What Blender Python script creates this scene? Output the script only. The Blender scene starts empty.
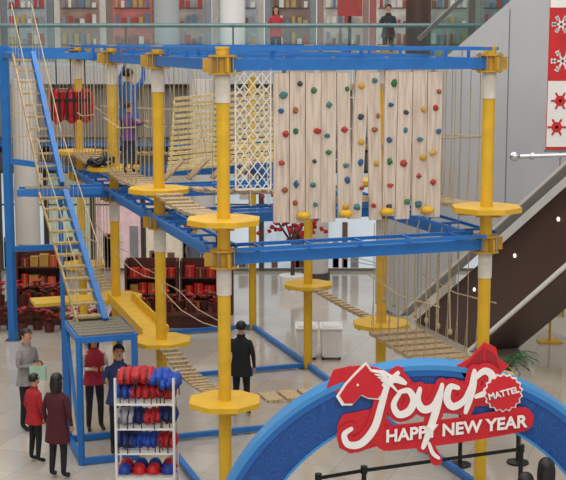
import bpy, bmesh, math, random
from mathutils import Vector, Matrix
random.seed(7)
V=Vector
sc=bpy.context.scene
try:
    sc.view_settings.view_transform='Standard'
except Exception: pass
COL=sc.collection
W={}
def hexc(h):
    h=h.lstrip('#'); o=[]
    for i in (0,2,4):
        c=int(h[i:i+2],16)/255
        o.append(c/12.92 if c<=.04045 else ((c+.055)/1.055)**2.4)
    return (*o,1)
MATS={}
def mat(name,col,rough=.5,metal=0,var=.12,scale=6,bump=0,emit=0,spec=.5):
    if name in MATS: return MATS[name]
    m=bpy.data.materials.new(name); m.use_nodes=True
    nt=m.node_tree; b=nt.nodes['Principled BSDF']
    c=hexc(col)
    tc=nt.nodes.new('ShaderNodeTexCoord'); n=nt.nodes.new('ShaderNodeTexNoise')
    n.inputs['Scale'].default_value=scale; n.inputs['Detail'].default_value=4
    nt.links.new(tc.outputs['Object'],n.inputs['Vector'])
    r=nt.nodes.new('ShaderNodeValToRGB')
    r.color_ramp.elements[0].position=.3; r.color_ramp.elements[1].position=.7
    r.color_ramp.elements[0].color=tuple(max(0,x*(1-var)) for x in c[:3])+(1,)
    r.color_ramp.elements[1].color=tuple(min(1,x*(1+var)) for x in c[:3])+(1,)
    nt.links.new(n.outputs['Fac'],r.inputs['Fac']); nt.links.new(r.outputs['Color'],b.inputs['Base Color'])
    b.inputs['Roughness'].default_value=rough; b.inputs['Metallic'].default_value=metal
    b.inputs['Specular IOR Level'].default_value=spec
    if emit:
        nt.links.new(r.outputs['Color'],b.inputs['Emission Color']); b.inputs['Emission Strength'].default_value=emit
    if bump:
        bp=nt.nodes.new('ShaderNodeBump'); bp.inputs['Strength'].default_value=bump
        nt.links.new(n.outputs['Fac'],bp.inputs['Height']); nt.links.new(bp.outputs['Normal'],b.inputs['Normal'])
    MATS[name]=m; return m
def wood(name,col,dark):
    m=bpy.data.materials.new(name); m.use_nodes=True; nt=m.node_tree; b=nt.nodes['Principled BSDF']
    tc=nt.nodes.new('ShaderNodeTexCoord'); mp=nt.nodes.new('ShaderNodeMapping'); mp.inputs['Scale'].default_value=(14,14,1.2)
    n=nt.nodes.new('ShaderNodeTexNoise'); n.inputs['Scale'].default_value=2; n.inputs['Detail'].default_value=6
    r=nt.nodes.new('ShaderNodeValToRGB'); r.color_ramp.elements[0].color=hexc(dark); r.color_ramp.elements[1].color=hexc(col)
    r.color_ramp.elements[0].position=.3; r.color_ramp.elements[1].position=.6
    nt.links.new(tc.outputs['Object'],mp.inputs[0]); nt.links.new(mp.outputs[0],n.inputs['Vector'])
    nt.links.new(n.outputs['Fac'],r.inputs['Fac']); nt.links.new(r.outputs['Color'],b.inputs['Base Color'])
    b.inputs['Roughness'].default_value=.7; MATS[name]=m; return m
def glassmat():
    m=bpy.data.materials.new('glass_tint'); m.use_nodes=True; nt=m.node_tree
    for n in list(nt.nodes): nt.nodes.remove(n)
    o=nt.nodes.new('ShaderNodeOutputMaterial'); mx=nt.nodes.new('ShaderNodeMixShader')
    t=nt.nodes.new('ShaderNodeBsdfTransparent'); t.inputs[0].default_value=(.85,.92,.92,1)
    g=nt.nodes.new('ShaderNodeBsdfGlossy'); g.inputs['Roughness'].default_value=.05; g.inputs[0].default_value=(.8,.9,.9,1)
    mx.inputs[0].default_value=.08
    nt.links.new(t.outputs[0],mx.inputs[1]); nt.links.new(g.outputs[0],mx.inputs[2])
    nt.links.new(mx.outputs[0],o.inputs[0]); return m
def floormat():
    m=bpy.data.materials.new('polished_tiles'); m.use_nodes=True; nt=m.node_tree; b=nt.nodes['Principled BSDF']
    tc=nt.nodes.new('ShaderNodeTexCoord'); mp=nt.nodes.new('ShaderNodeMapping'); mp.inputs['Rotation'].default_value=(0,0,.33)
    br=nt.nodes.new('ShaderNodeTexBrick'); br.offset=0; br.inputs['Scale'].default_value=1
    br.inputs['Brick Width'].default_value=.9; br.inputs['Row Height'].default_value=.9; br.inputs['Mortar Size'].default_value=.005
    br.inputs['Color1'].default_value=hexc('c9c1b6'); br.inputs['Color2'].default_value=hexc('beb6ab'); br.inputs['Mortar'].default_value=hexc('a09a91')
    n=nt.nodes.new('ShaderNodeTexNoise'); n.inputs['Scale'].default_value=1.3; n.inputs['Detail'].default_value=5
    r=nt.nodes.new('ShaderNodeValToRGB'); r.color_ramp.elements[0].color=(.8,.79,.77,1); r.color_ramp.elements[1].color=(1,1,1,1)
    mx=nt.nodes.new('ShaderNodeMix'); mx.data_type='RGBA'; mx.blend_type='MULTIPLY'; mx.inputs['Factor'].default_value=.7
    nt.links.new(tc.outputs['Object'],mp.inputs[0]); nt.links.new(mp.outputs[0],br.inputs['Vector']); nt.links.new(mp.outputs[0],n.inputs['Vector'])
    nt.links.new(n.outputs['Fac'],r.inputs['Fac'])
    nt.links.new(br.outputs['Color'],mx.inputs['A']); nt.links.new(r.outputs['Color'],mx.inputs['B'])
    nt.links.new(mx.outputs['Result'],b.inputs['Base Color']); b.inputs['Roughness'].default_value=.08; b.inputs['Specular IOR Level'].default_value=.8; return m
def archmat():
    m=bpy.data.materials.new('arch_print'); m.use_nodes=True; nt=m.node_tree; b=nt.nodes['Principled BSDF']
    tc=nt.nodes.new('ShaderNodeTexCoord'); vo=nt.nodes.new('ShaderNodeTexVoronoi'); vo.feature='DISTANCE_TO_EDGE'; vo.inputs['Scale'].default_value=6
    r=nt.nodes.new('ShaderNodeValToRGB'); e=r.color_ramp.elements
    e[0].position=.05; e[0].color=hexc('154f97'); e[1].position=.12; e[1].color=hexc('10448c')
    x=e.new(.25); x.color=hexc('1a5aa8'); x=e.new(.3); x.color=hexc('12468e')
    nt.links.new(tc.outputs['Object'],vo.inputs['Vector']); nt.links.new(vo.outputs['Distance'],r.inputs['Fac'])
    nt.links.new(r.outputs['Color'],b.inputs['Base Color']); b.inputs['Roughness'].default_value=.45; return m

YEL=mat('yellow_paint','dcae25',.4,var=.08); YCL=mat('clamp_paint','c2952a',.45,var=.15); BLU=mat('blue_paint','2170bd',.4,var=.08); SLV=mat('pale_sleeve','cfc9bd',.6)
ROPE=mat('rope','b3a384',.9,var=.2,scale=30); NETW=mat('white_rope','ddd9cf',.9); STEEL=mat('steel','9a9da0',.3,.9)
PLK=wood('plank_wood','b9a27c','8c7353'); CW=wood('climb_wood','d6c7b8','b8a492'); TRD=wood('tread_wood','b59d6d','8c774e')
BLK=mat('black','141416',.5); WHT=mat('white','e9e8e6',.5,var=.04); RED=mat('red','c4161c',.45,var=.15)
DBLU=mat('dark_blue','1c3f9c',.5); CHR=mat('chrome','b9bbbe',.18,1); CORK=mat('cord','6a6a66',.8)
GL=glassmat(); FLO=floormat(); ARCH=archmat()

class MB:
    def __init__(s): s.v=[]; s.f=[]; s.m=[]; s.mats=[]
    def mi(s,m):
        if m not in s.mats: s.mats.append(m)
        return s.mats.index(m)
    def add(s,vs,fs,m):
        o=len(s.v); s.v+= [V(x) for x in vs]; k=s.mi(m)
        for f in fs: s.f.append([o+i for i in f]); s.m.append(k)
    def box(s,c,sz,m,R=None):
        c=V(c); vs=[]
        for x in(-1,1):
            for y in(-1,1):
                for z in(-1,1):
                    p=V((x*sz[0]/2,y*sz[1]/2,z*sz[2]/2))
                    if R: p=R@p
                    vs.append(c+p)
        s.add(vs,[(0,1,3,2),(4,6,7,5),(0,4,5,1),(2,3,7,6),(0,2,6,4),(1,5,7,3)],m)
    def beam(s,a,b,w,h,m):
        a=V(a);b=V(b);d=(b-a); L=d.length; d.normalize()
        up=V((0,0,1)) if abs(d.z)<.98 else V((.31,.95,0)).normalized()
        sd=d.cross(up).normalized(); up=sd.cross(d)
        R=Matrix((sd,d,up)).transposed()
        s.box((a+b)/2,(w,L,h),m,R)
    def cyl(s,a,b,r,m,n=12,r1=None,cap=True):
        a=V(a);b=V(b);r1=r if r1 is None else r1
        d=(b-a).normalized(); t=V((1,0,0)) if abs(d.x)<.8 else V((0,1,0))
        x=d.cross(t).normalized(); y=d.cross(x)
        vs=[]
        for p,rr in((a,r),(b,r1)):
            for i in range(n):
                an=2*math.pi*(i+.5)/n; vs.append(p+x*math.cos(an)*rr+y*math.sin(an)*rr)
        fs=[(i,(i+1)%n,n+(i+1)%n,n+i) for i in range(n)]
        if cap: fs+=[tuple(range(n))[::-1],tuple(range(n,2*n))]
        s.add(vs,fs,m)
    def path(s,pts,r,m,n=5):
        for a,b in zip(pts[:-1],pts[1:]): s.cyl(a,b,r,m,n)
    def sph(s,c,r,m,nu=12,nv=8,R=None,jit=0):
        c=V(c); r=(r,r,r) if isinstance(r,(int,float)) else r; vs=[];fs=[]
        def P(x,y,z):
            j=1+random.uniform(-jit,jit); p=V((x*r[0]*j,y*r[1]*j,z*r[2]*j))
            return c+(R@p if R else p)
        vs.append(P(0,0,1))
        for j in range(1,nv):
            t=math.pi*j/nv
            for i in range(nu):
                a=2*math.pi*i/nu; vs.append(P(math.sin(t)*math.cos(a),math.sin(t)*math.sin(a),math.cos(t)))
        vs.append(P(0,0,-1)); L=len(vs)-1
        for i in range(nu): fs.append((0,1+i,1+(i+1)%nu)); fs.append((L,1+(nv-2)*nu+(i+1)%nu,1+(nv-2)*nu+i))
        for j in range(nv-2):
            for i in range(nu):
                a=1+j*nu+i;b=1+j*nu+(i+1)%nu; fs.append((a,a+nu,b+nu,b))
        s.add(vs,fs,m)
    def prism(s,poly,off,m):  # poly list of 3D pts, extruded by off vector
        n=len(poly); off=V(off); vs=[V(p) for p in poly]+[V(p)+off for p in poly]
        fs=[tuple(range(n)),tuple(range(n,2*n))[::-1]]+[(i,i+n,(i+1)%n+n,(i+1)%n) for i in range(n)]
        s.add(vs,fs,m)
    def obj(s,name,parent=None,label=None,category=None,smooth=False,origin=None,group=None,kind=None,bevel=0):
        lo=V((min(p.x for p in s.v),min(p.y for p in s.v),min(p.z for p in s.v)))
        hi=V((max(p.x for p in s.v),max(p.y for p in s.v),max(p.z for p in s.v)))
        o0=V(origin) if origin is not None else V(((lo.x+hi.x)/2,(lo.y+hi.y)/2,lo.z))
        me=bpy.data.meshes.new(name); me.from_pydata([p-o0 for p in s.v],[],s.f)
        for m in s.mats: me.materials.append(m)
        me.polygons.foreach_set('material_index',s.m)
        bm=bmesh.new(); bm.from_mesh(me); bmesh.ops.recalc_face_normals(bm,faces=bm.faces); bm.to_mesh(me); bm.free()
        if smooth:
            me.polygons.foreach_set('use_smooth',[True]*len(me.polygons))
            try: me.set_sharp_from_angle(angle=math.radians(40))
            except Exception: pass
        ob=bpy.data.objects.new(name,me); COL.objects.link(ob)
        return fin(ob,o0,parent,label,category,group,kind,bevel)
def fin(ob,o0,parent=None,label=None,category=None,group=None,kind=None,bevel=0):
    W[ob.name]=V(o0)
    if parent: ob.parent=parent; ob.location=V(o0)-W[parent.name]
    else: ob.location=o0
    if label: ob['label']=label
    if category: ob['category']=category
    if group: ob['group']=group
    if kind: ob['kind']=kind
    if bevel:
        b=ob.modifiers.new('bev','BEVEL'); b.width=bevel; b.segments=2; b.limit_method='ANGLE'
    return ob
def empty(name,loc,label,category,group=None):
    e=bpy.data.objects.new(name,None); e.empty_display_size=.2; COL.objects.link(e)
    return fin(e,V(loc),None,label,category,group)

# ---------------------------------------------------------------- ropes course
U3=V((3.6,1.25,0)); V3=V((-1.17,3.55,0)); u=U3.normalized(); v=V3.normalized()
def N(i,j,z=0): return V((-.77,16.7,0))+U3*i+V3*j+V((0,0,z))
ZB,ZL,ZM,ZP,ZT=.07,1.68,3.6,4.1,6.1
course=empty('ropes_course',N(.5,1.5),'two-level ropes course frame with yellow posts and blue beams','ropes course')
def octo(mb,c,r,h,m,n=8):
    c=V(c); mb.cyl(c,c+V((0,0,h)),r,m,n)
for i in range(2):
    for j in range(4):
        b=N(i,j); p=MB(); p.cyl(b,b+V((0,0,ZT+.2)),.085,YEL,20); p.cyl(b,b+V((0,0,.02)),.2,STEEL,8)
        p.cyl(b+V((0,0,ZT+.2)),b+V((0,0,ZT+.23)),.095,YEL,20)
        post=p.obj('post',course,'round yellow painted steel post',smooth=True)
        for z in (ZM,ZT):
            q=MB(); octo(q,b+V((0,0,z-.12)),.19,.025,YCL); octo(q,b+V((0,0,z+.1)),.19,.025,YCL)
            octo(q,b+V((0,0,z-.12)),.115,.24,YCL,12)
            for k in range(8):
                a=math.pi/4*k+.4; c=b+V((math.cos(a)*.15,math.sin(a)*.15,z))
                q.cyl(c-V((0,0,.13)),c+V((0,0,.14)),.012,STEEL,6)
            for d in(u,-u,v,-v): q.beam(b+d*.1+V((0,0,z)),b+d*.26+V((0,0,z)),.03,.18,YCL)
            q.obj('clamp',post)
            q=MB(); q.cyl(b+V((0,0,z-.48)),b+V((0,0,z-.13)),.098,SLV,18); q.obj('sleeve',post,'pale cloth wrapped post sleeve',smooth=True)
        for z in (ZL,ZP):
            q=MB(); octo(q,b+V((0,0,z-.04)),.5,.07,YEL)
            octo(q,b+V((0,0,z-.12)),.15,.09,YEL,12)
            for d in(u,-u,v,-v): q.beam(b+d*.08+V((0,0,z-.07)),b+d*.42+V((0,0,z-.055)),.04,.05,YCL)
            q.obj('platform',course,'yellow octagonal platform')
def inset(a,b,t=.12):
    d=(b-a).normalized(); return a+d*t,b-d*t
edges=[((0,j),(1,j)) for j in range(4)]+[((i,j),(i,j+1)) for i in range(2) for j in range(3)]
for (a,b) in edges:
    for z in (ZB,ZM,ZT):
        p,q=inset(N(*a,z),N(*b,z),.1)
        m=MB()
        if z==ZB: m.beam(p,q,.08,.08,BLU)
        else:
            m.beam(p,q,.12,.15,BLU)
        m.obj('beam',course,'blue box-section steel beam')
    p,q=inset(N(*a,ZT+.2),N(*b,ZT+.2),.05); m=MB(); d=(q-p).normalized(); s=d.cross(V((0,0,1)))
    for o in(-.14,.14): m.beam(p+s*o,q+s*o,.035,.045,BLU)
    for k in range(9):
        c=p.lerp(q,(k+.5)/9); m.beam(c-s*.16,c+s*.16,.03,.03,BLU)
        if k%3==1: m.beam(c-V((0,0,.2)),c,.04,.04,BLU)
    m.obj('safety_track',course,'blue overhead safety track')
for (a,b) in edges:
    p,q=inset(N(*a,ZM+.14),N(*b,ZM+.14),.1); m=MB(); d=(q-p).normalized(); s=d.cross(V((0,0,1)))
    for o in(-.2,.2): m.beam(p+s*o,q+s*o,.035,.045,BLU)
    for k in range(5):
        c=p.lerp(q,(k+.5)/5); m.beam(c-s*.2,c+s*.2,.03,.03,BLU); m.beam(c-V((0,0,.14)),c,.04,.03,BLU)
    m.obj('safety_track',course,'blue mid-level safety track')
for j in range(3):
    for t in (.2,.4,.6,.8):
        m=MB(); m.beam(N(0,j+t,ZT+.03),N(1,j+t,ZT+.03),.045,.06,BLU); m.obj('purlin',course,'thin blue cross bar')
for t in (.25,.5,.75):
    m=MB(); m.beam(N(t,0,ZT+.1),N(t,3,ZT+.1),.05,.05,BLU); m.obj('purlin',course,'thin blue cross bar')
m=MB(); m.beam(N(0,2,ZL)-u*1.55,N(0,2,ZL)-u*.3,.62,.06,YEL); m.beam(N(0,2,ZL-.06)-u*1.5,N(0,2,ZL-.06)-u*.3,.1,.08,BLU)
m.obj('platform',course,'long yellow steel deck')
m=MB(); a=N(0,2,ZL+.02)-v*.4; b=N(0,1,ZL-.02)+v*.45
sd=u
m.beam(a,b,.42,.03,YEL)
for o in(-.22,.22): m.beam(a+sd*o+V((0,0,.07)),b+sd*o+V((0,0,.07)),.03,.16,YEL)
m.obj('trough',course,'yellow steel trough walkway')
LP=V((-5.83,27.45,0))
m=MB(); m.beam(LP,LP+V((0,0,6.3)),.15,.15,BLU); m.box(LP+V((0,0,.01)),(.3,.3,.02),STEEL); m.obj('post',course,'square blue steel post')
for a,b in ((LP+V((0,0,6.2)),N(0,3,6.2)-u*.1),(V((-5.1,25.15,6.12)),N(0,2.4,6.12)),(V((-5.1,25.15,6.12)),LP+V((0,0,6.12))),(LP+V((0,0,3.9)),N(0,3,3.7)),
            (LP+V((0,0,2)),LP+u*1.5+V((0,0,2))),(V((-4.6,23.2,3.7)),N(0,2,3.62)-u*.1)):
    m=MB(); m.beam(a,b,.1,.12,BLU); m.obj('beam',course,'blue box-section steel beam')

stair=empty('staircase',(-3.1,20.2,0),'steep blue steel staircase with wooden treads and rope handrails','staircase')
L0=V((-3.07,19.1,0)); c=[L0,L0+u*.85,L0+u*.85+v*1.2,L0+v*1.2]
m=MB()
for p in c: m.beam(p,p+V((0,0,2.0)),.075,.075,BLU)
for z in (1.95,.06):
    for a,b in zip(c,c[1:]+c[:1]): m.beam(a+V((0,0,z)),b+V((0,0,z)),.075,.09,BLU)
m.beam(c[0]+V((0,0,.1)),c[3]+V((0,0,1.9)),.05,.05,BLU)
m.obj('landing_frame',stair,'blue square-tube landing frame')
DK=wood('deck_wood','7d7767','5d5548')
m=MB()
for k in range(6):
    a=L0+v*(.1+k*.2); m.beam(a+V((0,0,2.0)),a+u*.85+V((0,0,2.0)),.17,.04,DK)
m.obj('landing_deck',stair,'weathered plank deck')
def flight(r0,r1,wv,n,th,tm):
    wv=V(wv); l0=r0+wv; l1=r1+wv
    m=MB(); m.beam(r0,r1,.09,.16,BLU); m.obj('stringer',stair,'blue steel stair stringer')
    m=MB(); m.beam(l0,l1,.03,.06,tm); m.obj('stringer',stair,'slim wooden stair stringer')
    for k in range(n):
        t=(k+.5)/n; m=MB(); m.beam(l0.lerp(l1,t),r0.lerp(r1,t),th,.035,tm); m.obj('tread',stair)
    m=MB()
    for a,b in((r0,r1),(l0,l1)):
        for k in range(9):
            q=a.lerp(b,k/8); m.cyl(q,q+V((0,0,.95)),.006,ROPE,4)
        m.cyl(a+V((0,0,.95)),b+V((0,0,.95)),.009,ROPE,5)
    m.obj('rope_handrail',stair,'beige rope handrail')
flight(V((-2.82,20.2,2.0)),V((-3.8,22.5,3.8)),(-.42,-.14,0),11,.16,TRD)
flight(V((-3.88,22.75,3.9)),V((-4.8,25.2,6.15)),(-.36,-.12,0),11,.05,PLK)
m=MB(); m.beam(V((-4.5,22.55,3.85)),V((-3.75,22.75,3.85)),.4,.05,DK); m.beam(V((-4.6,22.35,3.8)),V((-3.2,22.75,3.8)),.09,.12,BLU); m.beam(V((-4.65,22.8,3.8)),V((-3.25,23.3,3.8)),.09,.12,BLU)
m.beam(V((-3.9,22.6,0)),V((-3.9,22.6,3.8)),.06,.06,BLU)
m.obj('landing_deck',stair,'mid-level blue framed landing')

def bridge(p0,p1,n,wid,zt,lab,sag=.0,rope=True,thick=.04,gap=.6):
    e=empty('plank_bridge',(p0+p1)/2,lab,'rope bridge')
    d=(p1-p0); s=d.normalized().cross(V((0,0,1))).normalized(); L=d.length
    m=MB(); r=MB()
    for k in range(n):
        t=(k+.5)/n; c=p0.lerp(p1,t)-V((0,0,sag*4*t*(1-t))); w=L/n*gap
        m.beam(c-s*wid/2,c+s*wid/2,w,thick,PLK)
        if rope:
            for sg in(-1,1):
                q=c+s*sg*(wid/2-.03); tp=V((q.x,q.y,zt))
                r.cyl(q,tp,.0085,ROPE,4)
                r.cyl(q-d.normalized()*w*.4,V((q.x,q.y,(q.z*2+zt)/3)),.007,ROPE,4)
    for sg in(-1,1):
        r.path([p0+s*sg*wid*.4-V((0,0,0))]+[p0.lerp(p1,(k+.5)/n)-V((0,0,sag*4*((k+.5)/n)*(1-(k+.5)/n)+.03))+s*sg*wid*.4 for k in range(n)]+[p1+s*sg*wid*.4],.012,ROPE)
        if rope: r.path([p0+s*sg*wid/2+V((0,0,.95)),p0.lerp(p1,.5)+s*sg*wid/2+V((0,0,.85)),p1+s*sg*wid/2+V((0,0,.95))],.012,ROPE)
    for k in range(0,n,3):
        c=p0.lerp(p1,(k+.5)/n)-V((0,0,sag*4*((k+.5)/n)*(1-(k+.5)/n)+.03)); r.cyl(c-s*wid*.42,c+s*wid*.42,.01,ROPE,4)
    m.obj('planks',e,'weathered wooden cross planks'); r.obj('rope_rigging',e,'beige suspension ropes')
    return e
def span(a,b,z,t0=.5,t1=.5):
    p=N(*a,z);q=N(*b,z);d=(q-p).normalized(); return p+d*t0,q-d*t1
p,q=span((1,1),(1,0),ZL); bridge(p,q,8,.9,ZM-.1,'hanging bridge of wide weathered planks on many vertical ropes',.05,True,.06,.68)
p,q=span((0,0),(1,0),ZL); bridge(p,q,10,.42,ZM-.1,'low bridge of wooden boards hung below the blue beam',.0,False,.04,.8)
p,q=span((1,2),(1,1),ZL); bridge(p,q,12,.18,ZM-.1,'narrow wooden balance walk between two yellow platforms',.02,False)
p,q=span((0,1),(0,0),ZL); bridge(p,q,14,.3,ZM-.1,'rope and stick walkway between two yellow platforms',.1,False,.03,.35)
p,q=span((0,3),(0,2),ZL); bridge(p,q,8,.4,ZM-.1,'short plank walkway with rope sides',.03)
p,q=span((1,1),(1,0),ZP); bridge(p,q,9,.45,ZT-.1,'upper bridge of spaced wooden boards with rope sides',.06)
p,q=span((0,1),(0,0),ZP); bridge(p,q,8,.4,ZT-.1,'upper bridge of tilted wooden boards with rope sides',.06,False)
p,q=span((0,2),(0,1),ZP); bridge(p,q,8,.5,ZT-.1,'upper plank bridge with rope hand lines',.04)
p,q=span((0,3),(0,2),ZP); bridge(p,q,8,.5,ZT-.1,'upper plank bridge with dense rope sides',.04)
p,q=span((0,1),(1,1),ZP); bridge(p,q,12,.4,ZT-.1,'upper cross bridge of wooden boards',.08,False)
p,q=span((0,3),(1,3),ZP); bridge(p,q,14,.4,ZT-.1,'far upper cross bridge with hanging ropes',.08)

m=MB(); e=empty('slatted_ramp',N(.4,2,ZP),'curved ramp of pale yellow wooden slats','climbing ramp')
a0=V((-2.15,24.2,4.0)); b0=V((-.1,24.9,4.15)); PSL=wood('slat_wood','e3cf98','c6ad74')
for k in range(15):
    t=k/14; off=v*(.1+.8*t)+V((0,0,1.3*t**1.2))
    m.beam(a0+off+u*.35*t,b0+off+u*.1,.06,.055,PSL)
m.obj('slats',e)
for s_ in (.03,.5,.97):
    r=MB()
    r.path([(a0+u*.3*t).lerp(b0,s_)+v*(.1+.8*t)+V((0,0,1.3*t**1.2-.03)) for t in [x/8 for x in range(9)]],.02,PSL)
    tp=(a0+u*.3).lerp(b0,s_)+v*.9; r.cyl(tp+V((0,0,1.27)),tp+V((0,0,2.0)),.012,ROPE,5)
    r.obj('suspension_rope',e)

for k in range(4):
    e=empty('swing_board',N(.12+.1*k,1.25,ZP),'tilted wooden swing board hung on two ropes','swing board','swinging boards of the upper level')
    b=N(.1+.11*k,1.3,ZP+.05); m=MB(); m.beam(b-u*.05-V((0,0,.02)),b+u*.28+V((0,0,.3)),.25,.035,PLK); m.obj('board',e)
    m=MB(); m.cyl(b-u*.05,b+V((0,0,2.0)),.008,ROPE,4); m.cyl(b+u*.28+V((0,0,.3)),b+V((0,0,2.0)),.008,ROPE,4); m.obj('rope',e)

# climbing wall
F=lambda s,z,o=0: N(s,0,z)-v*o
wall=empty('climbing_wall',F(.5,4.05,.02),'pale wooden plank climbing wall with coloured holds hung below a blue beam','climbing wall')
m=MB(); n=11
for k in range(n):
    s0=.18+k*.0575; w=.208
    jt=[0,0,0,.0,.006,-.014,.01,.0,-.006,.004,0][k]; tj=[0,0,0,0,-.004,.01,-.006,.005,0,0,0][k]
    top=F(s0+.025+tj,5.99+(.03 if k%2 else 0),.0); bot=F(s0+.025+jt,4.06+random.uniform(-.05,.05),.0)
    a=top-u*w/2;b=top+u*w/2; cc=bot+u*w/2; dd=bot-u*w/2
    if k in(4,5,6,7): 
        a+=u*.012; b-=u*.012; cc-=u*.02; dd+=u*.01
    m.prism([a,b,cc,dd],-v*(.035+.008*(k%3)),CW)
m.obj('planks',wall,'vertical pale planks')
m=MB()
for z in(4.3,5.0,5.8): m.beam(F(.19,z,-.03),F(.815,z,-.03),.04,.08,PLK)
m.obj('batten',wall)
m=MB()
for s_ in(.22,.4,.6,.78): m.beam(F(s_,5.9,-.03),F(s_,6.2,-.03),.05,.03,STEEL)
m.obj('hanger',wall)
hc=[mat('hold_red','a8302a'),mat('hold_blue','2a5a8c'),mat('hold_green','2f6b42'),mat('hold_yellow','c29a36'),mat('hold_orange','9a5530'),mat('hold_teal','3f7478'),mat('hold_dark','3a3a40')]
for k in range(11):
    for i in range(6):
        if random.random()<.18: continue
        s_=.208+k*.0575+random.uniform(-.012,.012); z=4.24+i*.31+random.uniform(-.1,.1)
        h=MB(); c=F(s_,z,.055); r=random.uniform(.03,.044)
        h.sph(c,(r*random.uniform(.9,1.4),r*.9,r*random.uniform(.8,1.2)),random.choice(hc),8,6,jit=.2); h.obj('climbing_hold',wall,smooth=True)
for k in range(4):
    h=MB(); c=F(.28+k*.157,4.13,.1); h.sph(c,(.095,.07,.055),YEL,14,8); h.cyl(c+v*.1,c,.03,YEL,8)
    h.obj('foot_bumper',wall,'rounded yellow bumper',smooth=True)

# cargo net
net=MB(); nu_=4; nz=10
for i in range(-nz,nu_+1):
    pts1=[];pts2=[]
    for k in range(nz+1):
        a=i+k
        if 0<=a<=nu_: pts1.append(F(.04+.125*a/nu_,6.0-1.5*k/nz,.05))
        b=nu_-a
        if 0<=b<=nu_: pts2.append(F(.04+.125*b/nu_,6.0-1.5*k/nz,.05))
    if len(pts1)>1: net.path(pts1,.008,NETW,5)
    if len(pts2)>1: net.path(pts2,.008,NETW,5)
for s_ in(.04,.165): net.cyl(F(s_,6.05,.05),F(s_,4.5,.05),.012,NETW,6)
net.cyl(F(.04,4.5,.05),F(.165,4.5,.05),.012,NETW,6)
net.obj('cargo_net',None,'white diamond mesh rope net hanging beside the climbing wall','cargo net')
net=MB()
for k in range(7): net.cyl(N(.35+.08*k,1,ZT-.1)-v*.2,N(.38+.08*k,1,ZM+.2)-v*.2,.01,NETW,4)
for z in (4.5,5,5.5): net.cyl(N(.35,1,z)-v*.2,N(.85,1,z)-v*.2,.01,NETW,4)
net.obj('cargo_net',None,'open rope grid net in the middle of the course','cargo net')
net=MB()
for k in range(20):
    a=LP+u*(.1+k*.08); net.cyl(a+V((0,0,6.1)),a+V((0,0,3.9)),.008,ROPE,4)
for z in (4.4,4.9,5.4): net.cyl(LP+u*.1+V((0,0,z)),LP+u*1.6+V((0,0,z)),.01,ROPE,4)
net.obj('rope_curtain',None,'row of thin beige ropes hung between blue beams','rope curtain',kind='stuff')
for a,b,z in (((0,0),(0,1),2.65),((0,1),(0,2),2.65),((1,1),(1,2),2.65),((1,0),(1,1),5.1)):
    for o in(-.12,.12):
        p,q=inset(N(*a,z),N(*b,z),.1); s=(q-p).normalized().cross(V((0,0,1)))*o
        m=MB(); m.path([p,p.lerp(q,.15)+s-V((0,0,.03)),p.lerp(q,.5)+s-V((0,0,.1)),p.lerp(q,.85)+s-V((0,0,.03)),q],.007,ROPE)
        m.obj('hand_rope',None,'slack beige hand rope strung between two yellow posts','rope',group='hand ropes along the walkways')
for k in range(7):
    t=.15+k*.11; m=MB(); b=N(1,t,ZM-.08)-u*.25; m.cyl(N(1,t,ZM+.14)-u*.2,b,.012,ROPE,4); m.path([b,b-V((.02,0,.6)),b-V((.0,0,1.25))],.012,ROPE)
    m.sph(b-V((0,0,1.28)),(.035,.035,.05),ROPE,8,6)
    m.obj('hanging_rope',None,'knotted beige rope hanging from a blue beam','rope',group='knotted ropes under the mid-level beam')

# red bags
for k in range(3):
    c=V((-4.5+k*.27,26.0+k*.1,4.82)); e=empty('harness_bag',c,'bulging red fabric bag with black straps hung from a beam','bag','red bags hung from the frame')
    m=MB(); m.sph(c+V((0,0,.3)),(.16,.13,.36),RED,12,10,jit=.05); m.box(c+V((0,0,.3)),(.25,.2,.56),RED); m.obj('pouch',e,smooth=True)
    m=MB(); m.box(c+V((-.07,-.12,.3)),(.04,.06,.56),BLK); m.box(c+V((.07,-.12,.3)),(.04,.06,.56),BLK); m.box(c+V((0,-.12,.42)),(.24,.07,.05),BLK); m.path([c+V((-.07,-.12,.56)),c+V((0,0,.72)),c+V((.07,-.12,.56))],.014,BLK,5); m.cyl(c+V((0,0,.7)),c+V((0,0,1.3)),.012,BLK,5); m.obj('strap',e)
m=MB(); c=N(0,2,ZP+.03)+V((-.15,-.2,0))
for k in range(9):
    a=random.uniform(0,6.28); q=c+V((random.uniform(-.2,.2),random.uniform(-.12,.12),random.uniform(.04,.16)))
    pts=[q+V((math.cos(t)*.12,math.sin(t)*.12,.04*math.sin(t*2+k))) for t in [x*math.pi/4 for x in range(9)]]; m.path(pts,.022,BLK,6)
m.obj('climbing_harness',None,'tangle of black webbing harness lying on a yellow platform','climbing harness',smooth=True)

# ---------------------------------------------------------------- entrance arch
AX,AY=1.71,14.77
def ES(px,py,o=0): return V((AX+(px-430)/85.6,AY-o,2.66-(py-362)/85.0))
arch=empty('event_arch',(AX,AY,0),'large blue event arch with red and white emblem','arch')
def ring(r0,r1,y0,y1,m,name,lab,n=72):
    mb=MB(); vs=[];fs=[]
    for k in range(n+1):
        t=math.pi*k/n
        for r,y in((r0,y0),(r1,y0),(r1,y1),(r0,y1)): vs.append(V((AX+math.cos(t)*r,y,math.sin(t)*r)))
    for k in range(n):
        a=4*k
        for i in range(4): fs.append((a+i,a+(i+1)%4,a+4+(i+1)%4,a+4+i))
    fs+=[(0,1,2,3),(4*n,4*n+3,4*n+2,4*n+1)]
    mb.add(vs,fs,m); return mb.obj(name,arch,lab,smooth=True)
LB=mat('light_blue_trim','3f8fd0',.4,var=.05); MBL=mat('mid_blue_trim','1c64b4',.4,var=.05)
ring(2.13,2.54,AY,AY+.3,ARCH,'arch_band','dark blue band with faint printed motifs')
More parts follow.
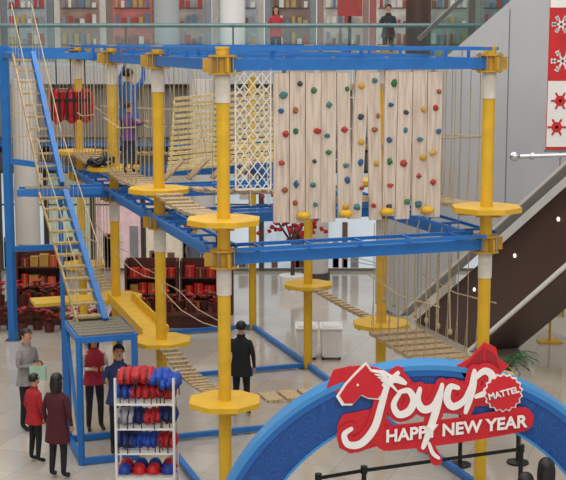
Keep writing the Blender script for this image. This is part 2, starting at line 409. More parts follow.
ring(2.54,2.61,AY-.02,AY+.32,MBL,'arch_trim','mid blue outer edge')
ring(2.61,2.67,AY-.03,AY+.33,LB,'arch_trim','light blue outer rim')
ring(2.10,2.13,AY-.02,AY+.32,LB,'arch_trim','light blue inner rim')
def smoothpts(pts,sub=6):
    P=[pts[0]]+list(pts)+[pts[-1]]; out=[]
    for i in range(1,len(P)-2):
        for k in range(sub):
            t=k/sub; r=[]
            for d in range(2):
                a,b,c,e=P[i-1][d],P[i][d],P[i+1][d],P[i+2][d]
                r.append(.5*((2*b)+(-a+c)*t+(2*a-5*b+4*c-e)*t*t+(-a+3*b-3*c+e)*t**3))
            out.append(tuple(r))
    out.append(tuple(pts[-1])); return out
RC=[0]
def ribbon(mb,pts,w0,w1,o,m,th=.012):
    RC[0]+=1; o=o+(RC[0]%9)*.0012
    P=smoothpts(pts); n=len(P); L=[];R=[]
    for i,p in enumerate(P):
        a=P[max(i-1,0)];b=P[min(i+1,n-1)]; dx,dy=b[0]-a[0],b[1]-a[1]; l=math.hypot(dx,dy) or 1
        t=i/(n-1); w=(w0+(w1-w0)*math.sin(math.pi*t))/2
        L.append((p[0]-dy/l*w,p[1]+dx/l*w)); R.append((p[0]+dy/l*w,p[1]-dx/l*w))
    vs=[];fs=[]
    for i in range(n):
        oo=o+.003*i/n
        vs+=[ES(*L[i],oo),ES(*R[i],oo),ES(*R[i],oo)+V((0,th,0)),ES(*L[i],oo)+V((0,th,0))]
    for i in range(n-1):
        a=4*i
        for q in range(4): fs.append((a+q,a+(q+1)%4,a+4+(q+1)%4,a+4+q))
    fs+=[(0,1,2,3),(4*n-4,4*n-1,4*n-2,4*n-3)]
    mb.add(vs,fs,m)
    for q,w,dd in((P[0],w0,-.0006),(P[-1],w0,.0036)):
        c=ES(*q,o+dd); mb.cyl(c,c+V((0,th,0)),w/2/85.6,m,14)
SR=mat('sign_red','cf1c2c',.4,var=.04); SW=mat('sign_white','f4f2f0',.4,var=.02); SD=mat('sign_dark_red','a01222',.4,var=.04)
strokes=[[(398,368),(388,380),(382,400),(375,424),(362,440),(349,441),(345,431),(352,425)],
 [(384,380),(395,374),(405,378)],
 [(400,388),(394,400),(399,410),(409,407),(414,396),(409,386),(400,387)],
 [(420,384),(418,396),(424,405),(434,401),(441,384)],[(442,380),(438,400),(431,424),(424,444)],
 [(458,383),(450,382),(447,394),(453,402),(464,396),(470,382)],
 [(474,366),(472,384),(466,408)],[(474,374),(484,366),(492,372),(488,386),(476,392)]]
mb=MB()
for s in strokes: ribbon(mb,s,13,17,.05,SR)
ribbon(mb,[(424,425),(430,440),(438,458)],12,9,.05,SR)
ribbon(mb,[(388,436),(455,428),(522,416)],26,26,.045,SR)
ribbon(mb,[(352,372),(372,376),(395,390),(430,396),(470,390),(500,392)],20,32,.035,SR)
mb.prism([ES(x,y,.03) for x,y in [(343,412),(338,424),(340,446),(352,452),(380,444),(392,420),(376,405)]],(0,.02,0),SR)
mb.obj('emblem_backing',arch,'red cut-out emblem backing')
mb=MB()
for s in strokes: ribbon(mb,s,4,7.5,.085,SW,.02)
ribbon(mb,[(430,440),(434,450),(440,455)],3,4,.085,SW,.02)
mb.obj('script_lettering',arch,'white brush-script greeting lettering')
mb=MB()
hd=[(366,360),(371,367),(382,368),(392,374),(386,384),(378,394),(368,393),(362,390),(354,399),(345,399),(340,391),(347,380),(356,370)]
cx=sum(p[0] for p in hd)/len(hd); cy=sum(p[1] for p in hd)/len(hd)
mb.prism([ES(cx+(x-cx)*1.14,cy+(y-cy)*1.14,.07) for x,y in hd],(0,.02,0),SW)
mb.prism([ES(x,y,.08) for x,y in hd],(0,.02,0),SR)
c=ES(358,380,.09); mb.cyl(c,c+V((0,.02,0)),.014,SW,10)
for k in range(4): ribbon(mb,[(372+k*3,366+k*3),(382+k*3,368+k*4),(390+k*3,376+k*4)],1,2.4,.092,SW)
mb.obj('horse_head_emblem',arch,'red horse head outlined in white')
def text(body,px,py,size,rot,o,m,name,lab,parent,shear=0,ext=.008,offset=0):
    cu=bpy.data.curves.new(name,'FONT'); cu.body=body; cu.size=size; cu.extrude=ext; cu.align_x='CENTER'; cu.align_y='CENTER'; cu.shear=shear; cu.offset=offset
    t=bpy.data.objects.new('tmp',cu); COL.objects.link(t); bpy.context.view_layer.update()
    me=bpy.data.meshes.new_from_object(t.evaluated_get(bpy.context.evaluated_depsgraph_get())); bpy.data.objects.remove(t)
    me.materials.clear(); me.materials.append(m)
    me.transform(Matrix.Rotation(-rot,4,'Y')@Matrix.Rotation(math.pi/2,4,'X'))
    ob=bpy.data.objects.new(name,me); COL.objects.link(ob)
    return fin(ob,ES(px,py,o),parent,lab)
text('HAPPY NEW YEAR',456,425,.2,math.radians(6.5),.1,SW,'greeting_text','white capital letters',arch,.12,offset=.006)
mb=MB(); c=ES(503,388,.1); pts=[]
for k in range(36):
    r=(.215 if k%2 else .19); a=2*math.pi*k/36; pts.append(c+V((math.cos(a)*r,0,math.sin(a)*r)))
mb.prism([c+(p-c)*1.1+V((0,.015,0)) for p in pts],(0,.02,0),SW); mb.prism(pts,(0,.03,0),SR)
mb.obj('round_badge',arch,'red scalloped badge with white edge')
text('MATTEL',503,388,.1,math.radians(15),.115,SW,'badge_text','white capital letters on the badge',arch,offset=.003)
mb=MB(); mb.prism([ES(x,y,.02) for x,y in [(457,362),(470,354),(484,338),(496,344),(498,354),(509,362),(494,376),(466,376)]],(0,.02,0),SR)
mb.prism([ES(x,y,.03) for x,y in [(466,362),(484,343),(482,366)]],(0,.02,0),SD); mb.prism([ES(x,y,.03) for x,y in [(486,345),(494,350),(500,364),(486,367)]],(0,.02,0),SD)
mb.prism([ES(x,y,.034) for x,y in [(472,371),(484,367),(498,369),(484,378)]],(0,.02,0),SW)
mb.obj('gift_emblem',arch,'red folded gift shape')
mb=MB(); mb.prism([ES(x,y,.028) for x,y in [(327,384),(334,366),(352,362),(360,372),(342,392)]],(0,.02,0),SR); mb.obj('emblem_backing',arch,'red cut-out flourish')

# ---------------------------------------------------------------- belt barriers
def stanchion(p,nxt=None):
    p=V(p); e=empty('belt_barrier_post',p,'black retractable belt barrier post with round base','barrier post','belt barrier posts around the course')
    m=MB(); m.cyl(p,p+V((0,0,.025)),.17,BLK,24); m.cyl(p+V((0,0,.025)),p+V((0,0,.05)),.15,BLK,24,r1=.05); m.obj('base',e,smooth=True)
    m=MB(); m.cyl(p+V((0,0,.04)),p+V((0,0,.9)),.032,BLK,14); m.cyl(p+V((0,0,.86)),p+V((0,0,.96)),.045,BLK,14); m.obj('pole',e,smooth=True)
    if nxt:
        m=MB(); q=V(nxt); d=(q-p).normalized(); m.beam(p+d*.045+V((0,0,.9)),q-d*.045+V((0,0,.9)),.006,.05,BLK); m.obj('belt',e)
S=[(.45,15.9,0),(1.05,16.2,0),(3.25,17.1,0),(3.6,19.2,0),(2.7,19.1,0)]
for a,b in zip(S,S[1:]+[None]): stanchion(a,b)

# ---------------------------------------------------------------- gear rack
R0=V((-1.95,18.0,0)); rack=empty('gear_rack',R0,'white metal shelf rack filled with blue and red gear','rack')
wd,dp,ht=.82,.5,1.72
m=MB()
for x in(-1,1):
    for y in(-1,1): m.beam(R0+V((x*wd/2,y*dp/2,.05)),R0+V((x*wd/2,y*dp/2,ht)),.03,.03,WHT)
for z in (.25,.62,.98,1.34):
    for y in(-1,1): m.beam(R0+V((-wd/2,y*dp/2,z)),R0+V((wd/2,y*dp/2,z)),.025,.03,WHT)
    for x in(-1,1): m.beam(R0+V((x*wd/2,-dp/2,z)),R0+V((x*wd/2,dp/2,z)),.025,.03,WHT)
m.obj('frame',rack,'white tube frame')
for z in (.25,.62,.98,1.34):
    m=MB()
    for k in range(7): m.beam(R0+V((-wd/2,-dp/2+.04+k*.07,z+.02)),R0+V((wd/2,-dp/2+.04+k*.07,z+.02)),.012,.012,WHT)
    m.obj('shelf',rack,'white wire shelf')
m=MB()
for x in(-1,1):
    for y in(-1,1): c=R0+V((x*wd/2,y*dp/2,.035)); m.cyl(c-V((.012,0,0)),c+V((.012,0,0)),.035,BLK,12)
m.obj('caster',rack,'black rubber wheels')
def helmet(c,m0,col,rot=0):
    c=V(c); e=empty('helmet',c,col+' plastic climbing helmet with black chin strap on a white rack','helmet','helmets on the gear rack')
    m=MB(); nu,nv=16,6; vs=[];fs=[]
    for j in range(nv+1):
        t=math.pi/2*j/nv
        for i in range(nu):
            a=2*math.pi*i/nu; x,y,z=math.sin(t)*math.cos(a)*.1,math.sin(t)*math.sin(a)*.125,math.cos(t)*.13
            z+=.006*math.cos(6*a)*math.sin(t)
            vs.append(c+Matrix.Rotation(rot,3,'Z')@V((x,y,z+.03)))
    for j in range(nv):
        for i in range(nu): a=j*nu+i;b=j*nu+(i+1)%nu; fs.append((a,a+nu,b+nu,b))
    fs.append(tuple(range(nv*nu,(nv+1)*nu))); m.add(vs,fs,m0)
    m.cyl(c+V((0,0,.025)),c+V((0,0,.04)),.128,m0,18); m.obj('shell',e,smooth=True)
    m=MB(); m.path([c+Matrix.Rotation(rot,3,'Z')@V(p) for p in((-.1,0,.03),(-.06,-.06,.012),(.06,-.06,.012),(.1,0,.03))],.006,BLK,5); m.obj('strap',e)
for zi,z in enumerate((.28,)):
    for k in range(4):
        for dy in(-.11,.13):
            cc=(DBLU,'blue') if random.random()<.6 else (RED,'red')
            helmet(R0+V((-.31+k*.205,dy,z)),cc[0],cc[1],random.uniform(-.5,.5))
JB=mat('vest_blue','2450b4',.7,bump=.3); JR=mat('vest_red','b8262c',.7,bump=.3); JN=mat('vest_navy','1c2c66',.7,bump=.3); JG=mat('vest_grey','9a9ea8',.7,bump=.3)
def vest(c,mm,cn,s=1,rz=0):
    c=V(c); e=empty('padded_vest',c,cn+' padded safety vest with black buckle straps stacked on a rack','vest','vests piled on the gear rack')
    Rz=Matrix.Rotation(rz,3,'Z'); m=MB()
    for k in range(3): m.sph(c+Rz@V(((k-1)*.07*s,0,.09*s)),(.065*s,.2*s,(.1-.012*abs(k-1))*s),mm,10,8,jit=.08)
    m.obj('padding',e,smooth=True)
    for o in(-.05,.05):
        m=MB(); m.path([c+Rz@V((o*s,-.1,.17*s)),c+Rz@V((o*s,-.2*s,.1*s)),c+Rz@V((o*s,-.215*s,-.02))],.01,BLK,4)
        m.obj('strap',e)
VC=[(JB,'blue'),(JB,'blue'),(JR,'red'),(JN,'navy'),(JG,'grey')]
for z in(.65,1.01,1.37):
    for k in range(4):
        mm,cn=random.choice(VC)
        vest(R0+V((-.29+k*.195,random.uniform(-.03,.03),z)),mm,cn,random.uniform(1.05,1.3),random.uniform(-.4,.4))
for k,(x,z,mm,cn) in enumerate(((-.24,1.58,JR,'red'),(-.02,1.59,JR,'red'),(.2,1.56,JB,'blue'),(.34,1.5,JB,'blue'))):
    vest(R0+V((x,0,z)),mm,cn,1.3,random.uniform(-.5,.5))

# ---------------------------------------------------------------- people
SKIN=mat('skin','c99878',.6,var=.05); HAIR=mat('hair_black','15110f',.5); LIP=mat('lips','8e4438',.6)
def person(pos,height,head,top,pants,shoes,label,arms='down',hair='short',coat=None,legs='stand',lean=0,z0=0):
    k=height/1.75; pos=V(pos)
    vs=[];ed=[];rd=[];tag=[]
    def a(p,r,par=None,t='top'):
        vs.append(V(p)); rd.append(r if isinstance(r,tuple) else (r,r)); 
        if par is not None: ed.append((par,len(vs)-1)); tag.append(t)
        return len(vs)-1
    pel=a((0,0,.95),(.15,.105))
    sp=a((0,-.0,1.12),(.13,.1),pel); ch=a((0,0,1.31),(.155,.115),sp); nb=a((0,.0,1.44),(.085,.075),ch)
    nk=a((0,-.01,1.5),(.052,.052),nb,'skin'); hl=a((0,-.025,1.57),(.068,.078),nk,'skin'); hm=a((0,-.02,1.645),(.08,.095),hl,'skin'); a((0,-.01,1.71),(.055,.065),hm,'skin')
    for sx in(-1,1):
        if legs=='step': kn=(.1*sx,-.16 if sx>0 else .04,.5); an=(.1*sx,-.12 if sx>0 else .22,.1 if sx>0 else .12); to=(.11*sx,-.27 if sx>0 else .09,.04)
        else: kn=(.1*sx,-.015,.5); an=(.11*sx,.03,.09); to=(.13*sx,-.13,.035)
        h=a((.085*sx,0,.88),(.095,.1),pel,'leg'); kk=a(kn,(.062,.064),h,'leg'); cal=a(tuple((Vector(kn)*.65+Vector(an)*.35)),(.055,.06),kk,'leg'); n_=a(an,(.04,.045),cal,'leg'); a(to,(.042,.032),n_,'shoe')
        sh=a((.165*sx,0,1.38),(.065,.065),ch,'top')
        mode=arms if isinstance(arms,str) else arms[0 if sx<0 else 1]
        if mode=='down': el,wr=(.235*sx,.03,1.13),(.235*sx,-.05,.9)
        elif mode=='front': el,wr=(.225*sx,-.02,1.13),(.09*sx,-.23,1.16)
        elif mode=='face': el,wr=(.22*sx,-.12,1.2),(.07*sx,-.25,1.42)
        elif mode=='up': el,wr=(.25*sx,-.12,1.55),(.2*sx,-.2,1.78)
        else: el,wr=(.24*sx,-.1,1.2),(.22*sx,-.33,1.25)
        e_=a(el,(.045,.045),sh,'top'); w_=a(wr,(.027,.03),e_,'top')
        d=(V(wr)-V(el)).normalized(); pm=V(wr)+d*.065; p_=a(pm,(.034,.024),w_,'skin')
        sd=V((0,1,0)) if abs(d.z)>.7 else V((0,0,1))
        sd=(sd-d*sd.dot(d)).normalized(); cur=d.cross(sd)*(-sx)
        for i,Ln in enumerate((.065,.075,.07,.055)):
            b0=pm+d*.025+sd*(i-1.5)*-.02
            f1=a(b0,(.010,.010),p_,'skin'); f2=a(b0+d*Ln*.5+cur*.008,(.0088,.0088),f1,'skin'); a(b0+d*Ln*.85+cur*.03,(.0078,.0078),f2,'skin')
        t1=a(V(wr)+d*.03-sd*-.035,(.011,.011),w_,'skin'); a(V(wr)+d*.075+sd*.058+cur*.01,(.009,.009),t1,'skin')
    R=Matrix.Rotation(head,3,'Z')
    def T(p):
        p=V(p); q=p.copy()
        if lean and p.z>.95: q.y-= (p.z-.95)*lean
        return R@(q*k)
    me=bpy.data.meshes.new('person'); me.from_pydata([p for p in vs],ed,[])
    tmp=bpy.data.objects.new('tmp',me); COL.objects.link(tmp)
    md=tmp.modifiers.new('s','SKIN'); md.use_smooth_shade=True; md.branch_smoothing=.3
    for i,r in enumerate(rd):
        sv=me.skin_vertices[0].data[i]; sv.radius=r; sv.use_root=(i==0)
    sb=tmp.modifiers.new('b','SUBSURF'); sb.levels=1; sb.render_levels=1
    bpy.context.view_layer.update()
    ev=bpy.data.meshes.new_from_object(tmp.evaluated_get(bpy.context.evaluated_depsgraph_get())); bpy.data.objects.remove(tmp)
    b=MB(); b.mats=[top,pants,shoes,SKIN]; ti={'top':0,'leg':1,'shoe':2,'skin':3}
    V_=[x.co.copy() for x in ev.vertices]
    segs=[(vs[i],vs[j],tag[n],max(rd[i]),max(rd[j])) for n,(i,j) in enumerate(ed)]
    for f in ev.polygons:
        c=f.center; best=1e9;bt='top'
        for p,q,t,r0,r1 in segs:
            d=q-p; tt=max(0,min(1,(c-p).dot(d)/d.length_squared)); dd=(c-(p+d*tt)).length-(r0+(r1-r0)*tt)
            if dd<best: best=dd;bt=t
        if bt=='skin' and c.z<1.46 and abs(c.x)<.1 and c.z>1.25 and abs(c.y)<.09: bt='top'
        if bt=='top' and c.z<.93 and abs(c.x)<.19 and abs(c.y)<.15: bt='leg'
        b.f.append(list(f.vertices)); b.m.append(ti[bt])
    b.v=V_
    for sx in(-1,1):
        b.sph((.03*sx,-.112,1.65),(.011,.008,.006),BLK,8,6); b.sph((.083*sx,-.01,1.64),(.013,.022,.032),SKIN,8,6)
        b.box((.03*sx,-.113,1.668),(.03,.006,.005),HAIR)
    b.sph((0,-.12,1.625),(.012,.018,.024),SKIN,8,6); b.sph((0,-.103,1.588),(.022,.009,.006),LIP,8,6)
    b.v=[T(p)+pos for p in b.v]
    body=b.obj('person',None,label,'person',smooth=True,origin=pos)
    hmb=MB(); nu,nv=20,12; vv=[];ff=[]
    def hp(t,aa,s=1):
        x,y,z=math.sin(t)*math.cos(aa),math.sin(t)*math.sin(aa),math.cos(t)
        return V((x*.096*s,-.008+y*.112*s,1.655+z*.102*s))
    for j in range(nv+1):
        t=math.pi*j/nv
        for i in range(nu): vv.append(hp(t,2*math.pi*i/nu))
    for j in range(nv):
        for i in range(nu):
            ids=(j*nu+i,(j+1)*nu+i,(j+1)*nu+(i+1)%nu,j*nu+(i+1)%nu); c=sum((vv[x] for x in ids),V())/4
            if c.y<-.045 and c.z<1.70: continue
            if c.z<(1.60 if c.y>.02 else 1.64): continue
            ff.append(ids)
    hmb.add(vv,ff,HAIR)
    if hair=='long':
        hmb.sph((0,.055,1.55),(.088,.055,.17),HAIR,14,10)
        for sx in(-1,1): hmb.sph((.075*sx,.01,1.56),(.03,.05,.13),HAIR,8,8)
    if hair=='tail': hmb.sph((0,.13,1.62),(.03,.04,.1),HAIR,8,8)
    hmb.v=[T(p)+pos for p in hmb.v]; hmb.obj('hair',body,'black hair',smooth=True)
    if coat:
        cm,zl=coat; m=MB(); n=24; vv=[];ff=[]
        prof=[(1.46,.075,.065),(1.42,.12,.09),(1.36,.19,.12),(1.2,.175,.13),(1.08,.163,.125),(.95,.183,.14),((.95+zl)/2,.2,.155),(zl,.22,.17),(zl+.01,.2,.155)]
        for z,rx,ry in prof:
            for i in range(n):
                aa=2*math.pi*i/n; w=1+.03*math.sin(5*aa)*(1 if z<1 else 0); vv.append(V((rx*w*math.cos(aa),ry*w*math.sin(aa),z)))
        for j in range(len(prof)-1):
            for i in range(n): ff.append((j*n+i,j*n+(i+1)%n,(j+1)*n+(i+1)%n,(j+1)*n+i))
        m.add(vv,ff,cm); m.v=[T(p)+pos for p in m.v]; m.obj('coat',body,smooth=True)
        m=MB()
        m.add([V((math.cos(t*math.pi/6)*.08,math.sin(t*math.pi/6)*.075,z)) for z in(1.43,1.5) for t in range(12)],[(i,(i+1)%12,12+(i+1)%12,12+i) for i in range(12)],cm)
        m.v=[T(p)+pos for p in m.v]; m.obj('collar',body,smooth=True)
    return body
def cl(n,c): return mat('cloth_'+n,c,.85,var=.2,scale=12,bump=.2)
person((-4.24,20.95,0),1.72,1.0,cl('grey','8c8785'),cl('black','1b1b20'),BLK,'person in grey jacket holding a pale green bag','front','tail',(cl('grey','8c8785'),.8))
person((-3.80,19.25,0),1.4,2.4,cl('red','a8202a'),cl('black','1b1b20'),BLK,'child in a red jacket and black trousers looking towards the course','down','short',(cl('red','a8202a'),.78))
person((-3.32,18.5,0),1.6,2.75,cl('maroon','4a1620'),cl('black','1b1b20'),BLK,'person in a dark maroon coat with long black hair','down','long',(cl('maroon','4a1620'),.62))
person((-3.12,20.9,0),1.66,.4,cl('white','cfc5c2'),cl('navy','23262f'),BLK,'person in a red vest over a white sweater','front','long',(cl('vestred','a8273a'),.85))
person((-2.56,19.75,0),1.74,.2,cl('navy2','2c3f68'),cl('navy','23262f'),BLK,'person in a dark blue jacket beside the gear rack','reach','short',(cl('navy2','2c3f68'),.8))
person((-.72,21.8,0),1.66,2.9,cl('black','1b1b20'),cl('black','1b1b20'),BLK,'person dressed in black standing below the course','down','short',(cl('black','1b1b20'),.75))
person(N(0,2,ZP+.03)+V((.26,.28,0)),1.78,2.7,cl('blue','2f62a2'),cl('slate','28304a'),BLK,'person in a blue jacket gripping ropes on an upper platform','up','short',(cl('blue','2f62a2'),.82))
person(N(0,1.62,ZP+.02)+V((0,0,0)),1.25,2.2,cl('purple','5a3a72'),cl('slate','28304a'),BLK,'child in a purple jacket crossing the upper plank bridge','reach','short',(cl('purple','5a3a72'),.82),legs='step')
person((2.98,14.15,0),1.74,3.0,cl('char','2b2b2f'),cl('black','1b1b20'),BLK,'person with black hair in a dark jacket beside the arch','down','long',(cl('char','2b2b2f'),.7))
person((2.72,14.0,0),1.62,2.6,cl('greenish','4a5446'),cl('black','1b1b20'),BLK,'shorter person in an olive jacket beside the arch','down','short',(cl('greenish','4a5446'),.7))
person((-.2,36.9,5.72),1.66,.2,cl('bred','b5343a'),cl('black','1b1b20'),BLK,'person in a red top leaning near the gallery railing','front','long',(cl('bred','b5343a'),.85))
person((2.95,36.9,5.72),1.7,-.2,cl('bdark','2e3238'),cl('black','1b1b20'),BLK,'person in dark clothing standing at the gallery railing','front','short',(cl('bdark','2e3238'),.8))
person((-2.3,33.2,0),1.65,.6,cl('slategrey','5b6270'),cl('black','1b1b20'),BLK,'shopper in a slate grey coat near the flower display','down','short',(cl('slategrey','5b6270'),.7))
m=MB(); c=V((-4.02,20.76,1.02)); m.box(c,(.26,.1,.24),mat('pale_green','a7c9b0',.6)); m.path([c+V((-.08,0,.12)),c+V((-.05,0,.2)),c+V((.05,0,.2)),c+V((.08,0,.12))],.008,BLK); m.obj('tote_bag',None,'pale green bag carried by a person in grey','bag')

# ---------------------------------------------------------------- ground floor things
for k,x in enumerate((.48,.98)):
    c=V((x,25.95,0)); e=empty('storage_bin',c,'white moulded plastic storage bin with lid standing on the floor','storage bin','white bins on the floor')
    m=MB(); m.prism([c+V((-.19,-.24,.04)),c+V((.19,-.24,.04)),c+V((.22,-.28,.62)),c+V((-.22,-.28,.62))],(0,.54,0),WHT); m.obj('tub',e,bevel=.03)
    m=MB(); m.box(c+V((0,0,.65)),(.47,.62,.05),WHT); m.box(c+V((0,0,.685)),(.36,.45,.03),WHT); m.obj('lid',e,bevel=.015)
    m=MB()
    for dx in(-.17,.17):
        for dy in(-.2,.2): m.cyl(c+V((dx-.02,dy,.04)),c+V((dx+.02,dy,.04)),.04,BLK,12)
    m.obj('wheel',e)
GRN=mat('leaf_green','2f5a2c',.5,var=.3)
c=V((3.95,23.0,0)); e=empty('potted_palm',c,'green potted palm with drooping fronds on the floor','potted plant')
m=MB(); m.cyl(c,c+V((0,0,.35)),.15,WHT,20,r1=.2); m.obj('pot',e,smooth=True)
m=MB()
for k in range(24):
    a=k*2.4; ln=random.uniform(.4,.75); hh=random.uniform(.9,1.25); pts=[c+V((math.cos(a)*ln*t*.9,math.sin(a)*ln*t*.9,.35+hh*t-.75*t*t+random.uniform(0,.02))) for t in [x/6 for x in range(7)]]
    m.path(pts,.008,GRN,4)
    for i in range(1,7):
        for sg in(-1,1):
            d=V((-math.sin(a)*sg,math.cos(a)*sg,-.3))*.14; p=pts[i]; q=p+V((math.cos(a),math.sin(a),0))*.05
            m.add([p,q,p+d+V((math.cos(a),math.sin(a),0))*.1],[(0,1,2)],GRN)
m.obj('fronds',e)
LEAF=mat('red_leaf','b01c1e',.6,var=.35,scale=15); POT=mat('pot_brown','5a2a20',.6)
def poins(c,s):
    c=V(c); e=empty('potted_flower',c,'red leafy festive plant in a dark pot','potted plant','red potted plants on display')
    m=MB(); m.cyl(c,c+V((0,0,.2*s)),.09*s,POT,10,r1=.12*s); m.obj('pot',e)
    m=MB()
    for k in range(26):
        a=random.uniform(0,6.28); r=random.uniform(.05,.16)*s; z=(.2+random.uniform(.05,.3))*s; p=c+V((0,0,z-.05*s)); d=V((math.cos(a),math.sin(a),.25)); n_=V((-math.sin(a),math.cos(a),0))
        m.add([p+d*.03,p+d*r*.6+n_*.06*s,p+d*(r+.06*s),p+d*r*.6-n_*.06*s],[(0,1,2,3)],LEAF if random.random()<.8 else GRN)
    m.obj('foliage',e)
DSP=mat('display_brown','5b2d22',.5)
def table(x0,x1,y,h):
    m=MB(); e=empty('display_bench',((x0+x1)/2,y,0),'low dark red-brown display bench with red goods','display bench')
    m.box(((x0+x1)/2,y,h-.03),(x1-x0,.7,.06),DSP); m.obj('top',e)
    m=MB(); m.box(((x0+x1)/2,y+.05,(h-.06)/2),(x1-x0-.2,.5,h-.06),DSP); m.obj('plinth',e)
table(-7.2,-5.0,29.2,.45); table(-3.9,-1.3,28.9,.35)
for k in range(8): poins((-7.0+k*.27,29.05+(k%2)*.25,.45),1.15)
for k in range(9): poins((-3.75+k*.28,28.8+(k%2)*.2,.35),1.0)
for k in range(6): poins((-4.75+k*.12,28.0+(k%3)*.5,0),1.1)
for k in range(8): poins((-7.0+k*.3,28.3+(k%2)*.25,0),1.1)
def tier(x0,x1,y,h,n):
    e=empty('display_shelf',((x0+x1)/2,y,0),'dark wooden tiered shop shelf stocked with red gift boxes','shelf')
    m=MB()
    for x in(x0,x1): m.box((x,y,h/2),(.05,.5,h),DSP)
    m.box(((x0+x1)/2,y+.24,h/2),(x1-x0,.03,h),DSP); m.obj('carcass',e)
    for i in range(n):
        z=.1+i*(h-.12)/(n-.0); m=MB(); m.box(((x0+x1)/2,y,z),(x1-x0-.05,.46,.03),DSP); m.obj('shelf',e)
        x=x0+.14
        while x<x1-.16:
            w=random.uniform(.14,.24); hh=random.uniform(.17,.3); m=MB(); mm=random.choice([RED,RED,RED,mat('box_orange','c2502a'),mat('box_gold','b58a3c'),mat('box_dark','6a2420')])
            m.box((x+w/2-.04,y-.08,z+.017+hh/2),(w,.2,hh),mm); m.box((x+w/2-.04,y-.182,z+.017+hh/2),(.025,.006,hh),mat('box_gold','b58a3c'))
            m.obj('gift_box',None,'small red festive gift box with a ribbon on a shop shelf','box',group='gift boxes on the display shelves'); x+=w+.03
tier(-3.7,-2.5,30.3,1.3,3); tier(-2.4,-1.2,30.3,1.3,3); tier(-8.0,-6.9,31,1.5,3); tier(-6.4,-5.3,31,1.5,3)
m=MB(); c=V((5.73,27.3,0)); e=empty('poster_stand',c,'upright yellow framed poster stand','poster stand')
m.box(c+V((0,0,1.05)),(.5,.06,1.0),mat('poster_cream','d8cf9a',.5)); m.box(c+V((0,-.035,1.15)),(.36,.01,.4),mat('poster_orange','c46a2c',.5)); m.obj('panel',e)
m=MB(); m.beam(c,c+V((0,0,.6)),.05,.05,YEL); m.box(c+V((0,0,.02)),(.5,.35,.04),YEL); m.beam(c+V((-.27,0,.55)),c+V((-.27,0,1.57)),.05,.08,YEL); m.beam(c+V((.27,0,.55)),c+V((.27,0,1.57)),.05,.08,YEL); m.beam(c+V((-.27,0,1.57)),c+V((.27,0,1.57)),.08,.05,YEL); m.obj('stand_frame',e)

# ---------------------------------------------------------------- room
def struct(m,name,lab=None,**k): return m.obj(name,None,lab,None,kind='structure',**k)
m=MB(); m.box((0,25,-.05),(50,60,.1),FLO); struct(m,'floor','polished pale tiled mall floor')
BEI=mat('beige_wall','8f857a',.7,var=.06,scale=1); GRY=mat('grey_panel','acafb2',.5,var=.05,scale=.6); CRM=mat('cream','c9c5bf',.6,var=.05,scale=1)
BRN=mat('brown_panel','4b342c',.45,var=.1,scale=1); LIT=mat('lit_window','c7d3dc',.4,var=.12,scale=.7,emit=.45); DRK=mat('dark_trim','4a4542',.5)
BY=36
m=MB(); m.box((0,BY+.2,2.8),(44,.3,5.6),BEI); struct(m,'wall_back','beige mall wall behind the shops')
xs=[-9.2,-7.9,-6.6,-5.3,-3.9,-2.4,-.6,1.2,3.0,4.8,6.6]
pal=[LIT,LIT,mat('lit_green','a9bdb0',.4,emit=.25),mat('lit_pink','d0b0b2',.4,emit=.3),mat('lit_cream','cfc4b0',.4,emit=.3),LIT,mat('lit_blue','b7c6d2',.4,emit=.4),LIT,mat('lit_warm','cdbfae',.4,emit=.3),LIT]
GD=[mat('goods_red','a8423e'),mat('goods_grey','8c8f94'),mat('goods_white','d9d6d0'),mat('goods_brown','75584a')]
for k in range(10):
    m=MB(); a,b=xs[k],xs[k+1]; m.box(((a+b)/2,BY,1.45),(b-a-.12,.1,2.7),pal[k])
    m.beam((a+.03,BY-.06,.1),(a+.03,BY-.06,2.8),.07,.07,DRK); m.beam((b-.03,BY-.06,.1),(b-.03,BY-.06,2.8),.07,.07,DRK); m.beam((a,BY-.06,2.83),(b,BY-.06,2.83),.08,.1,DRK); m.beam((a,BY-.06,1.9),(b,BY-.06,1.9),.04,.04,DRK)
    for q in range(5):
        x=a+.2+random.random()*(b-a-.4); hh=random.uniform(.3,1.3); m.box((x,BY-.07,.12+hh/2),(random.uniform(.1,.25),.04,hh),random.choice(GD))
    for q in range(3):
        x=a+.2+random.random()*(b-a-.4); m.box((x,BY-.07,2.2),(random.uniform(.15,.35),.04,.3),GD[2] if q else GD[0])
    struct(m,'window_%d'%(k+1),'lit shop window with dark mullions')
m=MB(); m.box((0,BY-.3,3.15),(44,.7,.5),DRK); struct(m,'trim_1','dark shopfront fascia')
m=MB(); m.box((0,BY-.25,3.6),(44,.6,.08),BLU); struct(m,'trim_2','thin blue fascia line')
m=MB(); m.box((0,BY+4,5.55),(44,9,.34),CRM); struct(m,'trim_3','gallery floor slab')
m=MB(); m.box((0,BY-.55,5.5),(44,.1,.5),GRY); struct(m,'trim_4','grey gallery edge band')
for k in range(9):
    m=MB(); m.box((-8.6+k*1.9,BY-.02,4.45),(1.84,.14,1.35),mat('bulk_%d'%(k%3),['86807a','9a9289','7a736c'][k%3],.6)); struct(m,'trim_%d'%(k+5),'bulkhead wall panel')
rail=empty('gallery_railing',(0,BY-.45,5.7),'glass gallery balustrade with teal-grey metal handrail','railing')
TEAL=mat('teal_rail','6b8688',.35,.4)
m=MB(); m.cyl((-16,BY-.45,6.82),(16,BY-.45,6.82),.06,TEAL,10); m.obj('handrail',rail)
for k in range(11):
    m=MB(); m.box((-14.4+k*2.9,BY-.45,6.25),(2.85,.02,1.05),GL); m.obj('glass_panel',rail)
    m=MB(); m.beam((-15.85+k*2.9,BY-.45,5.7),(-15.85+k*2.9,BY-.45,6.8),.04,.04,STEEL); m.obj('baluster',rail)
